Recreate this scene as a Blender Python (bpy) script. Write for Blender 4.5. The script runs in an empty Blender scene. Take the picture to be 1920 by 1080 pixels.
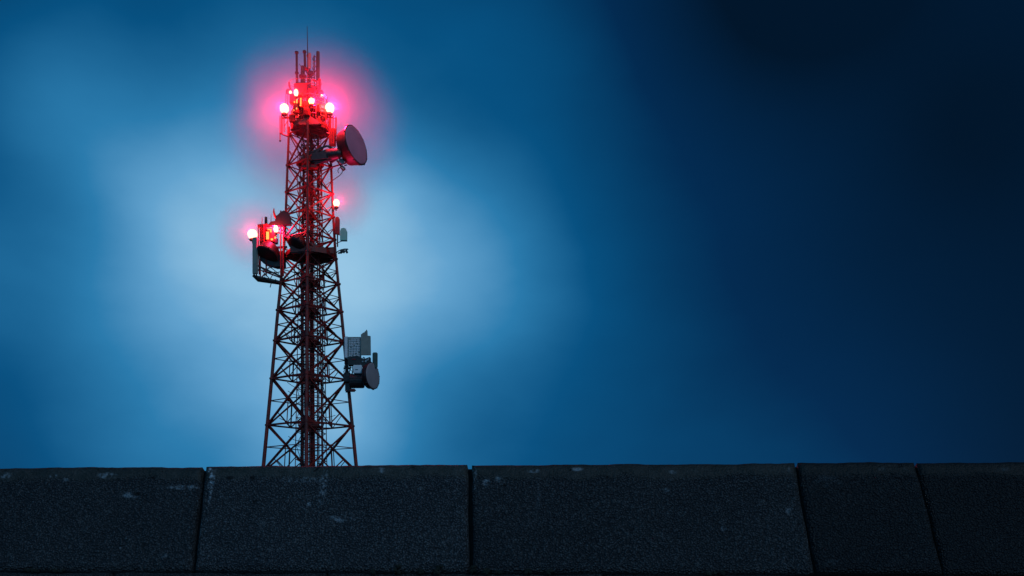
import bpy, bmesh, math, random
from mathutils import Vector, Matrix, noise
random.seed(11)
S = bpy.context.scene
COL = S.collection
PI = math.pi

# ------------------------------------------------------------------ camera
FPX, CX, CY, EYE = 1867.0, 960.0, 1000.0, 1.6
cam = bpy.data.objects.new('camera', bpy.data.cameras.new('camera'))
COL.objects.link(cam)
cam.data.sensor_width = 36.0
cam.data.lens = 36.0 * FPX / 1920.0
cam.data.shift_y = (CY - 540.0) / 1920.0
cam.data.clip_end = 3000.0
cam.location = (0, 0, EYE)
cam.rotation_euler = (math.radians(90), 0, 0)
S.camera = cam
TY = 60.0                                   # distance of the tower

def at(px, py, Y):
    return Vector(((px - CX) / FPX * Y, Y, EYE + (CY - py) / FPX * Y))
def P(px, py, dy=0.0):                      # a point on the tower's plane, dy metres behind it
    v = at(px, py, TY); v.y += dy; return v
M1 = TY / FPX                               # metres per photo pixel at the tower

# ------------------------------------------------------------------ sky
SUN_EL, SUN_AZ = math.radians(38), math.radians(139)
W = bpy.data.worlds.new('World'); S.world = W; W.use_nodes = True
nt = W.node_tree; nt.nodes.clear(); N = nt.nodes.new; L = nt.links.new
def inp(node, i, v):
    if isinstance(v, (int, float)): node.inputs[i].default_value = v
    elif isinstance(v, (tuple, list, Vector)): node.inputs[i].default_value = tuple(v)
    else: node.id_data.links.new(v, node.inputs[i])
def wm(op, a, b=0.0, c=None):
    n = N('ShaderNodeMath'); n.operation = op; inp(n, 0, a); inp(n, 1, b)
    if c is not None: inp(n, 2, c)
    return n.outputs[0]
def wv(op, a, b=(0, 0, 0), out=0):
    n = N('ShaderNodeVectorMath'); n.operation = op; inp(n, 0, a)
    if op == 'SCALE': inp(n, 3, b)
    elif op not in ('NORMALIZE', 'LENGTH'): inp(n, 1, b)
    return n.outputs[out]
tc = N('ShaderNodeTexCoord')
d0 = wv('NORMALIZE', tc.outputs['Generated'])
nz = N('ShaderNodeTexNoise'); inp(nz, 'Vector', d0); nz.inputs['Scale'].default_value = 6.5
nz.inputs['Detail'].default_value = 4.0; nz.inputs['Roughness'].default_value = .45
warp = wv('SCALE', wv('SUBTRACT', nz.outputs['Color'], (.5, .5, .5)), .028)
d1 = wv('ADD', d0, warp)
BL = [(550, 600, 0.35, 0.248), (600, 500, 0.15, 0.14), (1550, 950, 0.15, 0.166), (100, 150, 0.075, 0.206), (1450, -50, 0.1, -0.153), (600, 950, 0.075, 0.12), (850, 750, 0.075, -0.115), (900, 500, 0.075, 0.117), (350, 400, 0.075, 0.11), (650, 450, 0.075, 0.027), (650, 750, 0.075, 0.117), (150, 150, 0.1, -0.073), (-150, 500, 0.075, 0.126), (600, 650, 0.35, 0.236), (950, 50, 0.075, 0.069), (800, 200, 0.075, -0.003), (700, 400, 0.075, 0.173), (800, 250, 0.075, -0.105), (550, 550, 0.35, 0.225), (1800, 250, 0.075, -0.041), (400, 450, 0.1, 0.097), (1200, 950, 0.075, 0.035), (-250, 750, 0.075, 0.125), (0, 700, 0.075, -0.037)]
acc = None
def blob(c, s, k):
    global acc
    v = wv('SUBTRACT', d1, c)
    q = wv('DOT_PRODUCT', v, v, 1)
    g = wm('MULTIPLY', wm('EXPONENT', wm('MULTIPLY', q, -1.0 / (s * s))), k)
    acc = g if acc is None else wm('ADD', acc, g)
for x, y, s, k in BL:
    blob((at(x, y, 1.0) - Vector((0, 0, EYE))).normalized(), s, k)
blob(Vector((.70, -.62, .40)).normalized(), .60, .60)  # unseen bright sky behind the camera, added to lift the dish faces
blob(Vector((-.45, -.80, .50)).normalized(), .80, .85)      # unseen rear glow on the left, added to light the wall
n2 = N('ShaderNodeTexNoise'); inp(n2, 'Vector', wv('MULTIPLY', d1, (1.0, 1.0, 1.7))); n2.inputs['Scale'].default_value = 8.0
n2.inputs['Detail'].default_value = 5.0; n2.inputs['Roughness'].default_value = .5
acc = wm('MULTIPLY', acc, wm('ADD', 1.0, wm('MULTIPLY', wm('SUBTRACT', n2.outputs['Fac'], .5), .21)))
rp = N('ShaderNodeValToRGB'); L(acc, rp.inputs['Fac'])
def lin(c): return tuple((v / 255 / 12.92 if v / 255 <= .04045 else ((v / 255 + .055) / 1.055) ** 2.4) for v in c) + (1.0,)
stops = [(0, (1, 21, 42)), (.2, (2, 42, 80)), (.4, (6, 80, 128)), (.6, (42, 122, 172)), (.8, (97, 161, 205)), (1, (152, 199, 229))]
cr = rp.color_ramp
while len(cr.elements) < len(stops): cr.elements.new(.5)
for e, (p, c) in zip(cr.elements, stops): e.position = p; e.color = lin(c)
sky = N('ShaderNodeTexSky'); sky.sky_type = 'NISHITA'; sky.sun_disc = False
sky.sun_elevation = SUN_EL; sky.sun_rotation = SUN_AZ
SKY_GAIN, NISHITA_GAIN = 1.0, .0003
b1 = N('ShaderNodeBackground'); L(rp.outputs[0], b1.inputs[0]); b1.inputs[1].default_value = SKY_GAIN
b2 = N('ShaderNodeBackground'); L(sky.outputs[0], b2.inputs[0]); b2.inputs[1].default_value = NISHITA_GAIN
ad = N('ShaderNodeAddShader'); L(b1.outputs[0], ad.inputs[0]); L(b2.outputs[0], ad.inputs[1])
wo = N('ShaderNodeOutputWorld'); L(ad.outputs[0], wo.inputs['Surface'])

sun = bpy.data.objects.new('sun', bpy.data.lights.new('sun', 'SUN')); COL.objects.link(sun)
sun.data.energy = .34; sun.data.angle = math.radians(8); sun.data.color = (.88, .95, 1.0)
sd = Vector((.52, -.60, .62)).normalized()           # added fill from front right, aimed at the wall and dish faces
sun.rotation_euler = sd.to_track_quat('Z', 'Y').to_euler()

S.view_settings.view_transform = 'Standard'; S.view_settings.look = 'None'
S.view_settings.exposure = 0.0; S.view_settings.gamma = 1.0
S.cycles.max_bounces = 4; S.cycles.diffuse_bounces = 2; S.cycles.glossy_bounces = 2
S.cycles.transmission_bounces = 3; S.cycles.volume_bounces = 0; S.cycles.use_denoising = True
S.cycles.sample_clamp_indirect = 4.0

# ------------------------------------------------------------------ helpers
def tag(o, label=None, cat=None, group=None, kind=None):
    if label: o['label'] = label
    if cat: o['category'] = cat
    if group: o['group'] = group
    if kind: o['kind'] = kind
    return o
def tube(bm, p0, p1, r0, r1=None, n=8, caps=True):
    p0, p1 = Vector(p0), Vector(p1); r1 = r0 if r1 is None else r1
    q = (p1 - p0).to_track_quat('Z', 'Y').to_matrix()
    a, b = [], []
    for i in range(n):
        t = 2 * PI * i / n; u = q @ Vector((math.cos(t), math.sin(t), 0))
        a.append(bm.verts.new(p0 + u * r0)); b.append(bm.verts.new(p1 + u * r1))
    for i in range(n): bm.faces.new((a[i], a[(i + 1) % n], b[(i + 1) % n], b[i]))
    if caps: bm.faces.new(a[::-1]); bm.faces.new(b)
def path(bm, pts, r, n=6):
    pts = [Vector(p) for p in pts]; rings = []
    for k, p in enumerate(pts):
        d = pts[min(k + 1, len(pts) - 1)] - pts[max(k - 1, 0)]
        q = d.to_track_quat('Z', 'Y').to_matrix()
        rr = r[k] if isinstance(r, (list, tuple)) else r
        rings.append([bm.verts.new(p + q @ Vector((math.cos(2 * PI * i / n) * rr, math.sin(2 * PI * i / n) * rr, 0))) for i in range(n)])
    for a, b in zip(rings, rings[1:]):
        best = min(range(n), key=lambda s: sum((a[i].co - b[(i + s) % n].co).length for i in range(n)))
        for i in range(n):
            bm.faces.new((a[i], a[(i + 1) % n], b[(i + 1 + best) % n], b[(i + best) % n]))
    bm.faces.new(rings[0][::-1]); bm.faces.new(rings[-1])
def curve(p0, p1, sag, n=10):
    p0, p1 = Vector(p0), Vector(p1)
    return [p0.lerp(p1, i / n) + Vector(sag) * math.sin(PI * i / n) for i in range(n + 1)]
def box(bm, c, s, rot=None, bev=0.0):
    t = bmesh.new(); bmesh.ops.create_cube(t, size=1.0)
    for v in t.verts: v.co = Vector((v.co.x * s[0], v.co.y * s[1], v.co.z * s[2]))
    if bev > 0: bmesh.ops.bevel(t, geom=list(t.edges), offset=bev, segments=2, affect='EDGES')
    m = Matrix.Translation(Vector(c)) @ (rot.to_4x4() if rot else Matrix())
    t.transform(m); merge(bm, t)
def merge(bm, t):
    me = bpy.data.meshes.new('tmp'); t.to_mesh(me); t.free(); bm.from_mesh(me); bpy.data.meshes.remove(me)
def bar(bm, p0, p1, w, h=None):              # an angle-iron bar: L section between two points
    p0, p1 = Vector(p0), Vector(p1); h = w if h is None else h
    q = (p1 - p0).to_track_quat('Z', 'Y').to_matrix(); t = max(.012, w * .22)
    sec = [(-w / 2, -h / 2), (w / 2, -h / 2), (w / 2, -h / 2 + t), (-w / 2 + t, -h / 2 + t), (-w / 2 + t, h / 2), (-w / 2, h / 2)]
    a = [bm.verts.new(p0 + q @ Vector((x, y, 0))) for x, y in sec]; b = [bm.verts.new(p1 + q @ Vector((x, y, 0))) for x, y in sec]
    for i in range(6): bm.faces.new((a[i], a[(i + 1) % 6], b[(i + 1) % 6], b[i]))
    bm.faces.new(a[::-1]); bm.faces.new(b)
def lathe(bm, prof, origin, axis, n=40):     # prof: (distance along axis, radius)
    q = Vector(axis).normalized().to_track_quat('Z', 'Y').to_matrix(); o = Vector(origin); rings = []
    for d, r in prof:
        if r < 1e-5: rings.append([bm.verts.new(o + q @ Vector((0, 0, d)))])
        else: rings.append([bm.verts.new(o + q @ Vector((math.cos(2 * PI * i / n) * r, math.sin(2 * PI * i / n) * r, d))) for i in range(n)])
    for a, b in zip(rings, rings[1:]):
        for i in range(n):
            j = (i + 1) % n
            if len(a) == 1: bm.faces.new((a[0], b[j], b[i]))
            elif len(b) == 1: bm.faces.new((a[i], a[j], b[0]))
            else: bm.faces.new((a[i], a[j], b[j], b[i]))
def poly_slab(bm, pts, th):                  # horizontal slab under a list of points
    a = [bm.verts.new(p) for p in pts]; b = [bm.verts.new(Vector(p) - Vector((0, 0, th))) for p in pts]
    bm.faces.new(a); bm.faces.new(b[::-1])
    for i in range(len(a)): bm.faces.new((a[i], b[i], b[(i + 1) % len(a)], a[(i + 1) % len(a)]))
def plate(bm, pts, nrm, th):                 # flat plate through pts, thickness along nrm
    n = Vector(nrm).normalized() * th / 2
    a = [bm.verts.new(Vector(p) - n) for p in pts]; b = [bm.verts.new(Vector(p) + n) for p in pts]
    bm.faces.new(a); bm.faces.new(b[::-1])
    for i in range(len(a)): bm.faces.new((a[i], b[i], b[(i + 1) % len(a)], a[(i + 1) % len(a)]))
class Root:
    def __init__(s, name, loc, label, cat, group=None):
        s.o = bpy.data.objects.new(name, None); s.o.empty_display_size = .2
        COL.objects.link(s.o); s.o.location = loc; s.loc = Vector(loc); tag(s.o, label, cat, group)
    def part(s, name, bm, mat, parent=None, label=None, smooth=False):
        o = link(name, bm, mat, s.loc, smooth); o.parent = parent or s.o
        if label: o['label'] = label
        return o
def link(name, bm, mat, shift=None, smooth=False):
    bmesh.ops.recalc_face_normals(bm, faces=bm.faces)
    if shift is not None: bm.transform(Matrix.Translation(-Vector(shift)))
    me = bpy.data.meshes.new(name); bm.to_mesh(me); bm.free()
    me.materials.append(mat)
    if smooth:
        for p in me.polygons: p.use_smooth = True
    o = bpy.data.objects.new(name, me); COL.objects.link(o); return o
def copy_tree(o, parent=None):
    c = o.copy(); COL.objects.link(c); c.parent = parent
    for ch in [x for x in COL.objects if x.parent == o]: copy_tree(ch, c)
    return c
B = bmesh.new

# ------------------------------------------------------------------ materials
def mat(name, col, rough=.6, metal=0.0, var=.25, scale=3.0, dirt=None, bump=0.0):
    m = bpy.data.materials.new(name); m.use_nodes = True; t = m.node_tree; n = t.nodes; bs = n['Principled BSDF']
    tc = n.new('ShaderNodeTexCoord'); nz = n.new('ShaderNodeTexNoise'); t.links.new(tc.outputs['Object'], nz.inputs['Vector'])
    nz.inputs['Scale'].default_value = scale; nz.inputs['Detail'].default_value = 6; nz.inputs['Roughness'].default_value = .62
    r = n.new('ShaderNodeValToRGB'); t.links.new(nz.outputs['Fac'], r.inputs[0])
    d = dirt or tuple(c * (1 - var) for c in col)
    r.color_ramp.elements[0].position = .36; r.color_ramp.elements[0].color = (*d, 1)
    r.color_ramp.elements[1].position = .62; r.color_ramp.elements[1].color = (*[min(1, c * (1 + var * .4)) for c in col], 1)
    t.links.new(r.outputs[0], bs.inputs['Base Color'])
    mr = n.new('ShaderNodeMapRange'); t.links.new(nz.outputs['Fac'], mr.inputs[0]); mr.inputs[3].default_value = max(.05, rough - .12); mr.inputs[4].default_value = min(1, rough + .12)
    t.links.new(mr.outputs[0], bs.inputs['Roughness']); bs.inputs['Metallic'].default_value = metal
    if bump:
        bp = n.new('ShaderNodeBump'); bp.inputs['Strength'].default_value = bump; bp.inputs['Distance'].default_value = .02
        t.links.new(nz.outputs['Fac'], bp.inputs['Height']); t.links.new(bp.outputs[0], bs.inputs['Normal'])
    return m
def glow(name, col, strength):
    m = bpy.data.materials.new(name); m.use_nodes = True; t = m.node_tree; t.nodes.clear()
    e = t.nodes.new('ShaderNodeEmission'); e.inputs[0].default_value = (*col, 1); e.inputs[1].default_value = strength
    o = t.nodes.new('ShaderNodeOutputMaterial'); t.links.new(e.outputs[0], o.inputs[0]); return m
RED = mat('red_oxide_paint', (.24, .015, .008), .5, 0, .5, 2.2, dirt=(.08, .014, .010), bump=.3)
RED2 = mat('faded_red_paint', (.34, .012, .007), .5, 0, .4, 4)
STEEL = mat('dark_galvanised_steel', (.035, .033, .035), .5, .3, .35, 5)
GALV = mat('pale_galvanised_steel', (.35, .36, .37), .42, .5, .25, 6)
BLACK = mat('black_rubber_cable', (.018, .017, .018), .55, 0, .3, 8)
RADOME = mat('red_lit_radome_fabric', (.80, .23, .33), .55, 0, .12, 1.2)  # red lamp light on the big dish face, tinted into its colour
SHROUD = mat('dark_dish_shroud', (.05, .014, .016), .5, .1, .25, 2.5)
GREY = mat('weathered_grey_plastic', (.25, .25, .22), .55, 0, .18, 2.5)
WHITE = mat('white_enamel', (.72, .74, .78), .4, 0, .1, 3)
TEAL = mat('pale_teal_plastic', (.24, .64, .50), .5, 0, .1, 3)
GREEN = mat('dark_green_plastic', (.05, .085, .07), .5, 0, .2, 3)
MESHM = mat('perforated_aluminium', (.34, .34, .32), .4, .3, .5, 14, dirt=(.05, .06, .06), bump=.6)
LENS = glow('lit_lamp_glass', (1.0, .62, .38), 2.6)
LENS_Y = glow('lit_yellow_lamp_glass', (1.0, .52, .16), 6.0)
LENS_O = glow('lit_orange_indicator', (1.0, .22, .05), 3.2)
GLASS = mat('lamp_glass_collar', (.5, .12, .1), .25, 0, .1, 5)

# ------------------------------------------------------------------ ground
b = B()
n = 60
vs = [[b.verts.new((-250 + 500 * i / n, -250 + 500 * j / n, 0)) for i in range(n + 1)] for j in range(n + 1)]
for j in range(n):
    for i in range(n): b.faces.new((vs[j][i], vs[j][i + 1], vs[j + 1][i + 1], vs[j + 1][i]))
for r_ in vs:
    for v in r_:
        dist = math.hypot(v.co.x, v.co.y)
        v.co.z = noise.noise(v.co * .03) * .8 * max(0, min(1, (dist - 12) / 40)) * (0 if (v.co - Vector((-12, 60, 0))).length < 14 else 1)
tag(link('ground', b, mat('rough_grass_and_soil', (.045, .05, .03), .95, 0, .5, 1.5, dirt=(.03, .025, .018), bump=.8)), kind='structure')

# ------------------------------------------------------------------ battered concrete wall
WYAW = -.097                                   # the wall comes nearer towards the right
us = Vector((1, WYAW, 0)).normalized()         # along the wall
SL = math.radians(63)
back = Vector((-us.y, us.x, 0))                # horizontal, away from the camera
up = (back * math.cos(SL) + Vector((0, 0, 1)) * math.sin(SL))
wn = us.cross(up).normalized()                 # faces the camera
if wn.y > 0: wn = -wn
W0 = at(960, 869.5, 6.0)                       # a point on the top edge
def wall_st(px, py):
    d = at(px, py, 1.0) - Vector((0, 0, EYE)); o = Vector((0, 0, EYE))
    k = (W0 - o).dot(wn) / d.dot(wn); q = o + d * k - W0
    return q.dot(us), q.dot(up)
MARKS = [(395, 900, 6, 24, 1.0, 1), (397, 915, 5, 40, .7, 1), (392, 880, 8, 8, .9, 1), (606, 915, 10, 48, .40, 1), (570, 900, 60, 8, .25, 1), (345, 913, 45, 6, .7, 0), (300, 916, 10, 6, .7, 0), (245, 928, 22, 8, .8, 0),
         (100, 893, 10, 6, .9, 0), (12, 892, 16, 9, .6, 0), (200, 892, 26, 8, .7, 0), (122, 900, 10, 5, .6, 0), (640, 973, 34, 9, .45, 0), (424, 979, 7, 6, .9, 0), (384, 976, 8, 5, .6, 0), (372, 995, 8, 26, .35, 1),
         (890, 902, 6, 26, .6, 1), (888, 880, 8, 10, .4, 1), (912, 904, 10, 9, .8, 0), (932, 898, 12, 8, .6, 0), (1000, 882, 14, 6, .9, 0), (1082, 879, 14, 5, .7, 0), (1262, 884, 10, 5, .5, 0), (716, 882, 9, 9, .5, 0),
         (305, 1042, 12, 7, .5, 0), (580, 946, 6, 6, .6, 0), (1357, 990, 7, 6, .8, 0), (1482, 958, 10, 9, .7, 0), (1555, 902, 34, 14, .35, 0), (1480, 880, 6, 5, .6, 0), (1653, 879, 9, 5, .6, 0), (1700, 878, 8, 6, .6, 0), (1880, 877, 16, 6, .5, 0), (1560, 1056, 30, 7, .4, 0), (1250, 918, 10, 6, .4, 0)]
def wall_mat():
    m = bpy.data.materials.new('pebbled_dark_concrete'); m.use_nodes = True; t = m.node_tree; n = t.nodes; l = t.links.new; bs = n['Principled BSDF']
    tc = n.new('ShaderNodeTexCoord'); co = tc.outputs['Object']      # object space here: x along the wall, y up the slope
    def nz(scale, det=4, ro=.55, vec=None, dist=0):
        k = n.new('ShaderNodeTexNoise'); l(vec or co, k.inputs['Vector']); k.inputs['Scale'].default_value = scale
        k.inputs['Detail'].default_value = det; k.inputs['Roughness'].default_value = ro; k.inputs['Distortion'].default_value = dist; return k.outputs['Fac']
    def mth(op, a, b_=0.0, c_=None, cl=False):
        k = n.new('ShaderNodeMath'); k.operation = op; k.use_clamp = cl; inp(k, 0, a); inp(k, 1, b_)
        if c_ is not None: inp(k, 2, c_)
        return k.outputs[0]
    def mr(v, a, b_, c_=0.0, d_=1.0):
        k = n.new('ShaderNodeMapRange'); l(v, k.inputs[0]); k.inputs[1].default_value = a; k.inputs[2].default_value = b_
        k.inputs[3].default_value = c_; k.inputs[4].default_value = d_; k.interpolation_type = 'SMOOTHSTEP'; return k.outputs[0]
    def mix(f, a, b_):
        k = n.new('ShaderNodeMix'); k.data_type = 'RGBA'; inp(k, 0, f); inp(k, 6, a); inp(k, 7, b_); return k.outputs[2]
    sp = n.new('ShaderNodeSeparateXYZ'); l(co, sp.inputs[0])
    # pebble skin
    dn = n.new('ShaderNodeTexNoise'); l(co, dn.inputs['Vector']); dn.inputs['Scale'].default_value = 24
    wv_ = n.new('ShaderNodeVectorMath'); wv_.operation = 'MULTIPLY_ADD'; l(dn.outputs['Color'], wv_.inputs[0]); wv_.inputs[1].default_value = (.012, .012, 0); l(co, wv_.inputs[2])
    vo = n.new('ShaderNodeTexVoronoi'); l(wv_.outputs[0], vo.inputs['Vector']); vo.inputs['Scale'].default_value = 82; vo.feature = 'F1'
    vo2 = n.new('ShaderNodeTexVoronoi'); l(wv_.outputs[0], vo2.inputs['Vector']); vo2.inputs['Scale'].default_value = 128; vo2.feature = 'F1'
    peb = mth('ADD', mth('MULTIPLY', vo.outputs['Distance'], .85), mth('MULTIPLY', vo2.outputs['Distance'], .25))
    edge = mth('ADD', sp.outputs['Y'], mth('MULTIPLY', mth('SUBTRACT', nz(3.5, 6, .65), .5), .12))
    band = mr(edge, -.125, -.065)                       # smoother, mossier lip along the top
    rough_zone = mth('SUBTRACT', 1.0, mth('MULTIPLY', band, .78))
    # colours
    base = mix(mr(nz(1.7, 5), .3, .7), (.060, .066, .078, 1), (.105, .110, .120, 1))
    base = mix(mr(peb, .22, .60), mix(.38, base, (.16, .17, .18, 1)), mix(.78, base, (.006, .007, .009, 1)))
    cs = n.new('ShaderNodeSeparateColor'); l(vo.outputs['Color'], cs.inputs[0])
    base = mix(mth('MULTIPLY', mr(cs.outputs[0], .80, .98), .25), base, (.26, .27, .28, 1))
    base = mix(mth('MULTIPLY', band, .75), base, mix(mr(nz(14, 6), .35, .65), (.020, .023, .016, 1), (.048, .046, .038, 1)))
    # pale chips and lime runs
    nmark, nmark2 = nz(45, 5, .6), nz(16, 6, .7)
    st = n.new('ShaderNodeVectorMath'); st.operation = 'MULTIPLY'; l(co, st.inputs[0]); st.inputs[1].default_value = (9, .8, 1)
    runs = mth('MULTIPLY', mr(nz(1.0, 3, .5, st.outputs[0]), .66, .78), mr(sp.outputs['Y'], -.55, -.05))
    base = mix(mth('MULTIPLY', runs, .35), base, (.22, .26, .30, 1))
    ch = mth('MULTIPLY', mr(nz(17, 6, .68), .665, .72), mr(nz(2.1, 2), .5, .62))
    base = mix(mth('MULTIPLY', ch, .8), base, (.42, .46, .50, 1))
    pit = mth('MULTIPLY', mr(nz(13, 5, .6, None, .4), .345, .30), mr(nz(3.1, 2), .42, .56))
    base = mix(mth('MULTIPLY', pit, .9), base, (.008, .008, .008, 1))
    for (px, py, w, h, st_, rg) in MARKS:                 # lime bloom, scuffs and chips where the photo has them
        s0, t0 = wall_st(px, py); q = n.new('ShaderNodeVectorMath'); q.operation = 'SUBTRACT'; l(co, q.inputs[0]); q.inputs[1].default_value = (s0, t0, 0)
        q2 = n.new('ShaderNodeVectorMath'); q2.operation = 'MULTIPLY'; l(q.outputs[0], q2.inputs[0]); q2.inputs[1].default_value = (1 / (w * .0032), 1 / (h * .0036), 0)
        q3 = n.new('ShaderNodeVectorMath'); q3.operation = 'LENGTH'; l(q2.outputs[0], q3.inputs[0])
        mk = mth('MULTIPLY', mr(q3.outputs['Value'], 1.0, .35), mr(nmark if rg else nmark2, .43, .62))
        base = mix(mth('MULTIPLY', mk, st_ * .85), base, (.48, .55, .62, 1))
    for (px, py, w, h) in [(432, 896, 9, 4), (474, 896, 6, 6), (288, 895, 6, 4), (258, 926, 8, 5), (745, 1072, 9, 8)]:      # spalled holes
        s0, t0 = wall_st(px, py); q = n.new('ShaderNodeVectorMath'); q.operation = 'SUBTRACT'; l(wv_.outputs[0], q.inputs[0]); q.inputs[1].default_value = (s0 + .006, t0 + .006, 0)
        q2 = n.new('ShaderNodeVectorMath'); q2.operation = 'MULTIPLY'; l(q.outputs[0], q2.inputs[0]); q2.inputs[1].default_value = (1 / (w * .0032), 1 / (h * .0036), 0)
        q3 = n.new('ShaderNodeVectorMath'); q3.operation = 'LENGTH'; l(q2.outputs[0], q3.inputs[0])
        base = mix(mr(q3.outputs['Value'], 1.0, .6), base, (.004, .004, .004, 1))
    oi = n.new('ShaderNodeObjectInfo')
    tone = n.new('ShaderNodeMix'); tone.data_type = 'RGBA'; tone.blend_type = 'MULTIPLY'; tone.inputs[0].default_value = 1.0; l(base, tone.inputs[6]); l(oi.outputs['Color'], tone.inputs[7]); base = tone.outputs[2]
    l(base, bs.inputs['Base Color']); bs.inputs['Roughness'].default_value = .62
    bs.inputs['Specular IOR Level'].default_value = .35
    h = mth('ADD', mth('MULTIPLY', mth('MULTIPLY', peb, -1.0), rough_zone), mth('MULTIPLY', nz(40, 4), .5))
    h = mth('ADD', h, mth('MULTIPLY', ch, .4)); h = mth('SUBTRACT', h, mth('MULTIPLY', pit, 1.2))
    bp = n.new('ShaderNodeBump'); bp.inputs['Strength'].default_value = 1.0; bp.inputs['Distance'].default_value = .022
    l(h, bp.inputs['Height']); l(bp.outputs[0], bs.inputs['Normal'])
    return m
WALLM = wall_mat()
wall = bpy.data.objects.new('retaining_wall', None); COL.objects.link(wall)
tag(wall, 'long sloping retaining wall of dark pebbled concrete slabs in front of the tower', 'wall')
Rw = Matrix((us, up, wn)).transposed()         # local x, y, z -> world; z is out of the wall face
if Rw.determinant() < 0: Rw = Matrix((us, up, -wn)).transposed()
ZS = 1.0 if (Rw @ Vector((0, 0, 1))).dot(wn) > 0 else -1.0
wall.matrix_world = Matrix.Translation(W0) @ Rw.to_4x4()
def slab(name, c00, c10, c11, c01, th=.16, seed=0, jag=.006, proud=0.0, tone=.8):
    # corners in wall (s, t): bottom-left, bottom-right, top-right, top-left
    bm = B(); wdt = max(abs(c10[0] - c00[0]), .2); hgt = max(abs(c01[1] - c00[1]), .2)
    nx, ny = max(8, int(wdt / .022)), max(6, int(hgt / .022)); g = []
    R_ = .014
    for j in range(ny + 1):
        row = []
        for i in range(nx + 1):
            u, v = i / nx, j / ny
            s = (c00[0] * (1 - u) + c10[0] * u) * (1 - v) + (c01[0] * (1 - u) + c11[0] * u) * v
            t = (c00[1] * (1 - u) + c10[1] * u) * (1 - v) + (c01[1] * (1 - u) + c11[1] * u) * v
            e = min(u * wdt, (1 - u) * wdt, v * hgt, (1 - v) * hgt)
            z = proud + noise.noise(Vector((s * 1.3, t * 1.3, seed))) * .012 + noise.noise(Vector((s * 7, t * 7, seed))) * .003
            if e < R_: z -= (R_ - math.sqrt(max(0, R_ * R_ - (R_ - e) ** 2)))
            k = noise.noise(Vector((s * 5, t * 5, seed + 9))) * jag + noise.noise(Vector((s * 22, t * 22, seed + 5))) * jag * .5
            if i == 0 or i == nx: s += k
            if j == 0 or j == ny: t += k
            row.append(bm.verts.new((s, t, z * ZS)))
        g.append(row)
    for j in range(ny):
        for i in range(nx): bm.faces.new((g[j][i], g[j][i + 1], g[j + 1][i + 1], g[j + 1][i]))
    rim = [g[0][i] for i in range(nx)] + [g[j][nx] for j in range(ny)] + [g[ny][i] for i in range(nx, 0, -1)] + [g[j][0] for j in range(ny, 0, -1)]
    lo = [bm.verts.new(v.co + Vector((0, 0, -th * ZS))) for v in rim]
    for i in range(len(rim)):
        j = (i + 1) % len(rim); bm.faces.new((rim[i], rim[j], lo[j], lo[i]))
    bm.faces.new(lo)
    o = link(name, bm, WALLM, smooth=True); o.parent = wall; o.color = (tone, tone, tone, 1)      # right-hand slabs toned darker to paint in the weaker light there
    return o
# joints seen in the photo: (x at the top edge, x at the row's bottom edge, y of that edge)
joints = [(382, 359, 1078), (880, 883, 1072), (1493, 1529, 1066), (1718, 1768, 1062)]
tj = [(wall_st(a, 873 - a * .005)[0], wall_st(c, yb)) for a, c, yb in joints]
TB = wall_st(1000, 1071)[1]
GAP = .014
sl, sr = -4.3, 4.6
edges = [(sl, sl - .1)] + [(a, c[0] + (c[1] - TB) * 0) for a, c in tj] + [(3.15, 3.35), (sr, sr + .25)]
edges = [(-4.75, -4.95)] + [(a, c) for a, c in edges[1:]]
for k in range(len(edges) - 1):
    (a0, b0), (a1, b1_) = edges[k], edges[k + 1]
    gl, gr = (GAP if k < 3 else .009), (GAP if k < 2 else .009)
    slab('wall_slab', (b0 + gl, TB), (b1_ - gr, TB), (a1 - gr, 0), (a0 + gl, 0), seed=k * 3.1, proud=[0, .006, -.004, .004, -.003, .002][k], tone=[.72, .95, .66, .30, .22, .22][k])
# lower course, with its own joints
T2 = TB - 1.2
low = [-4.95, -3.9, -2.35, -1.05, .55, 1.9, 2.75, 3.9, 4.85]
for k in range(len(low) - 1):
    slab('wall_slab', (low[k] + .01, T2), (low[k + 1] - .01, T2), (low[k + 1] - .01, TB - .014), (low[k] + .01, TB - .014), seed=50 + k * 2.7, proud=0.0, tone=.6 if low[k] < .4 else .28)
bm = B(); box(bm, ((-4.95 + 4.85) / 2, (T2 - .012) / 2, -.122 * ZS), (9.6, abs(T2) - .012 + .02, .13))
o = link('backing', bm, mat('black_bitumen_backing', (.004, .004, .004), .9)); o.parent = wall
# soil bank behind the wall, so that it is a retaining wall from every side
bm = B(); prof = [W0 + up * (-.35) - wn * .15, W0 + up * (-.12) - wn * .20]
pa = []
for s in (-5.0, 4.9):
    pa.append([W0 + us * s - up * .30 - wn * .12, W0 + us * s - up * .10 - wn * .14, W0 + us * s + back * 1.4 - Vector((0, 0, .12)), W0 + us * s + back * 6 - Vector((0, 0, W0.z + .05)), W0 + us * s + back * .25 - Vector((0, 0, W0.z + .05))])
vv = [[bm.verts.new(p) for p in q] for q in pa]
for i in range(5): bm.faces.new((vv[0][i], vv[0][(i + 1) % 5], vv[1][(i + 1) % 5], vv[1][i]))
bm.faces.new(vv[0]); bm.faces.new(vv[1][::-1])
tag(link('earth_bank', bm, mat('dark_soil', (.03, .028, .02), .95, 0, .4, 4, bump=.5)), kind='structure')
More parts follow.
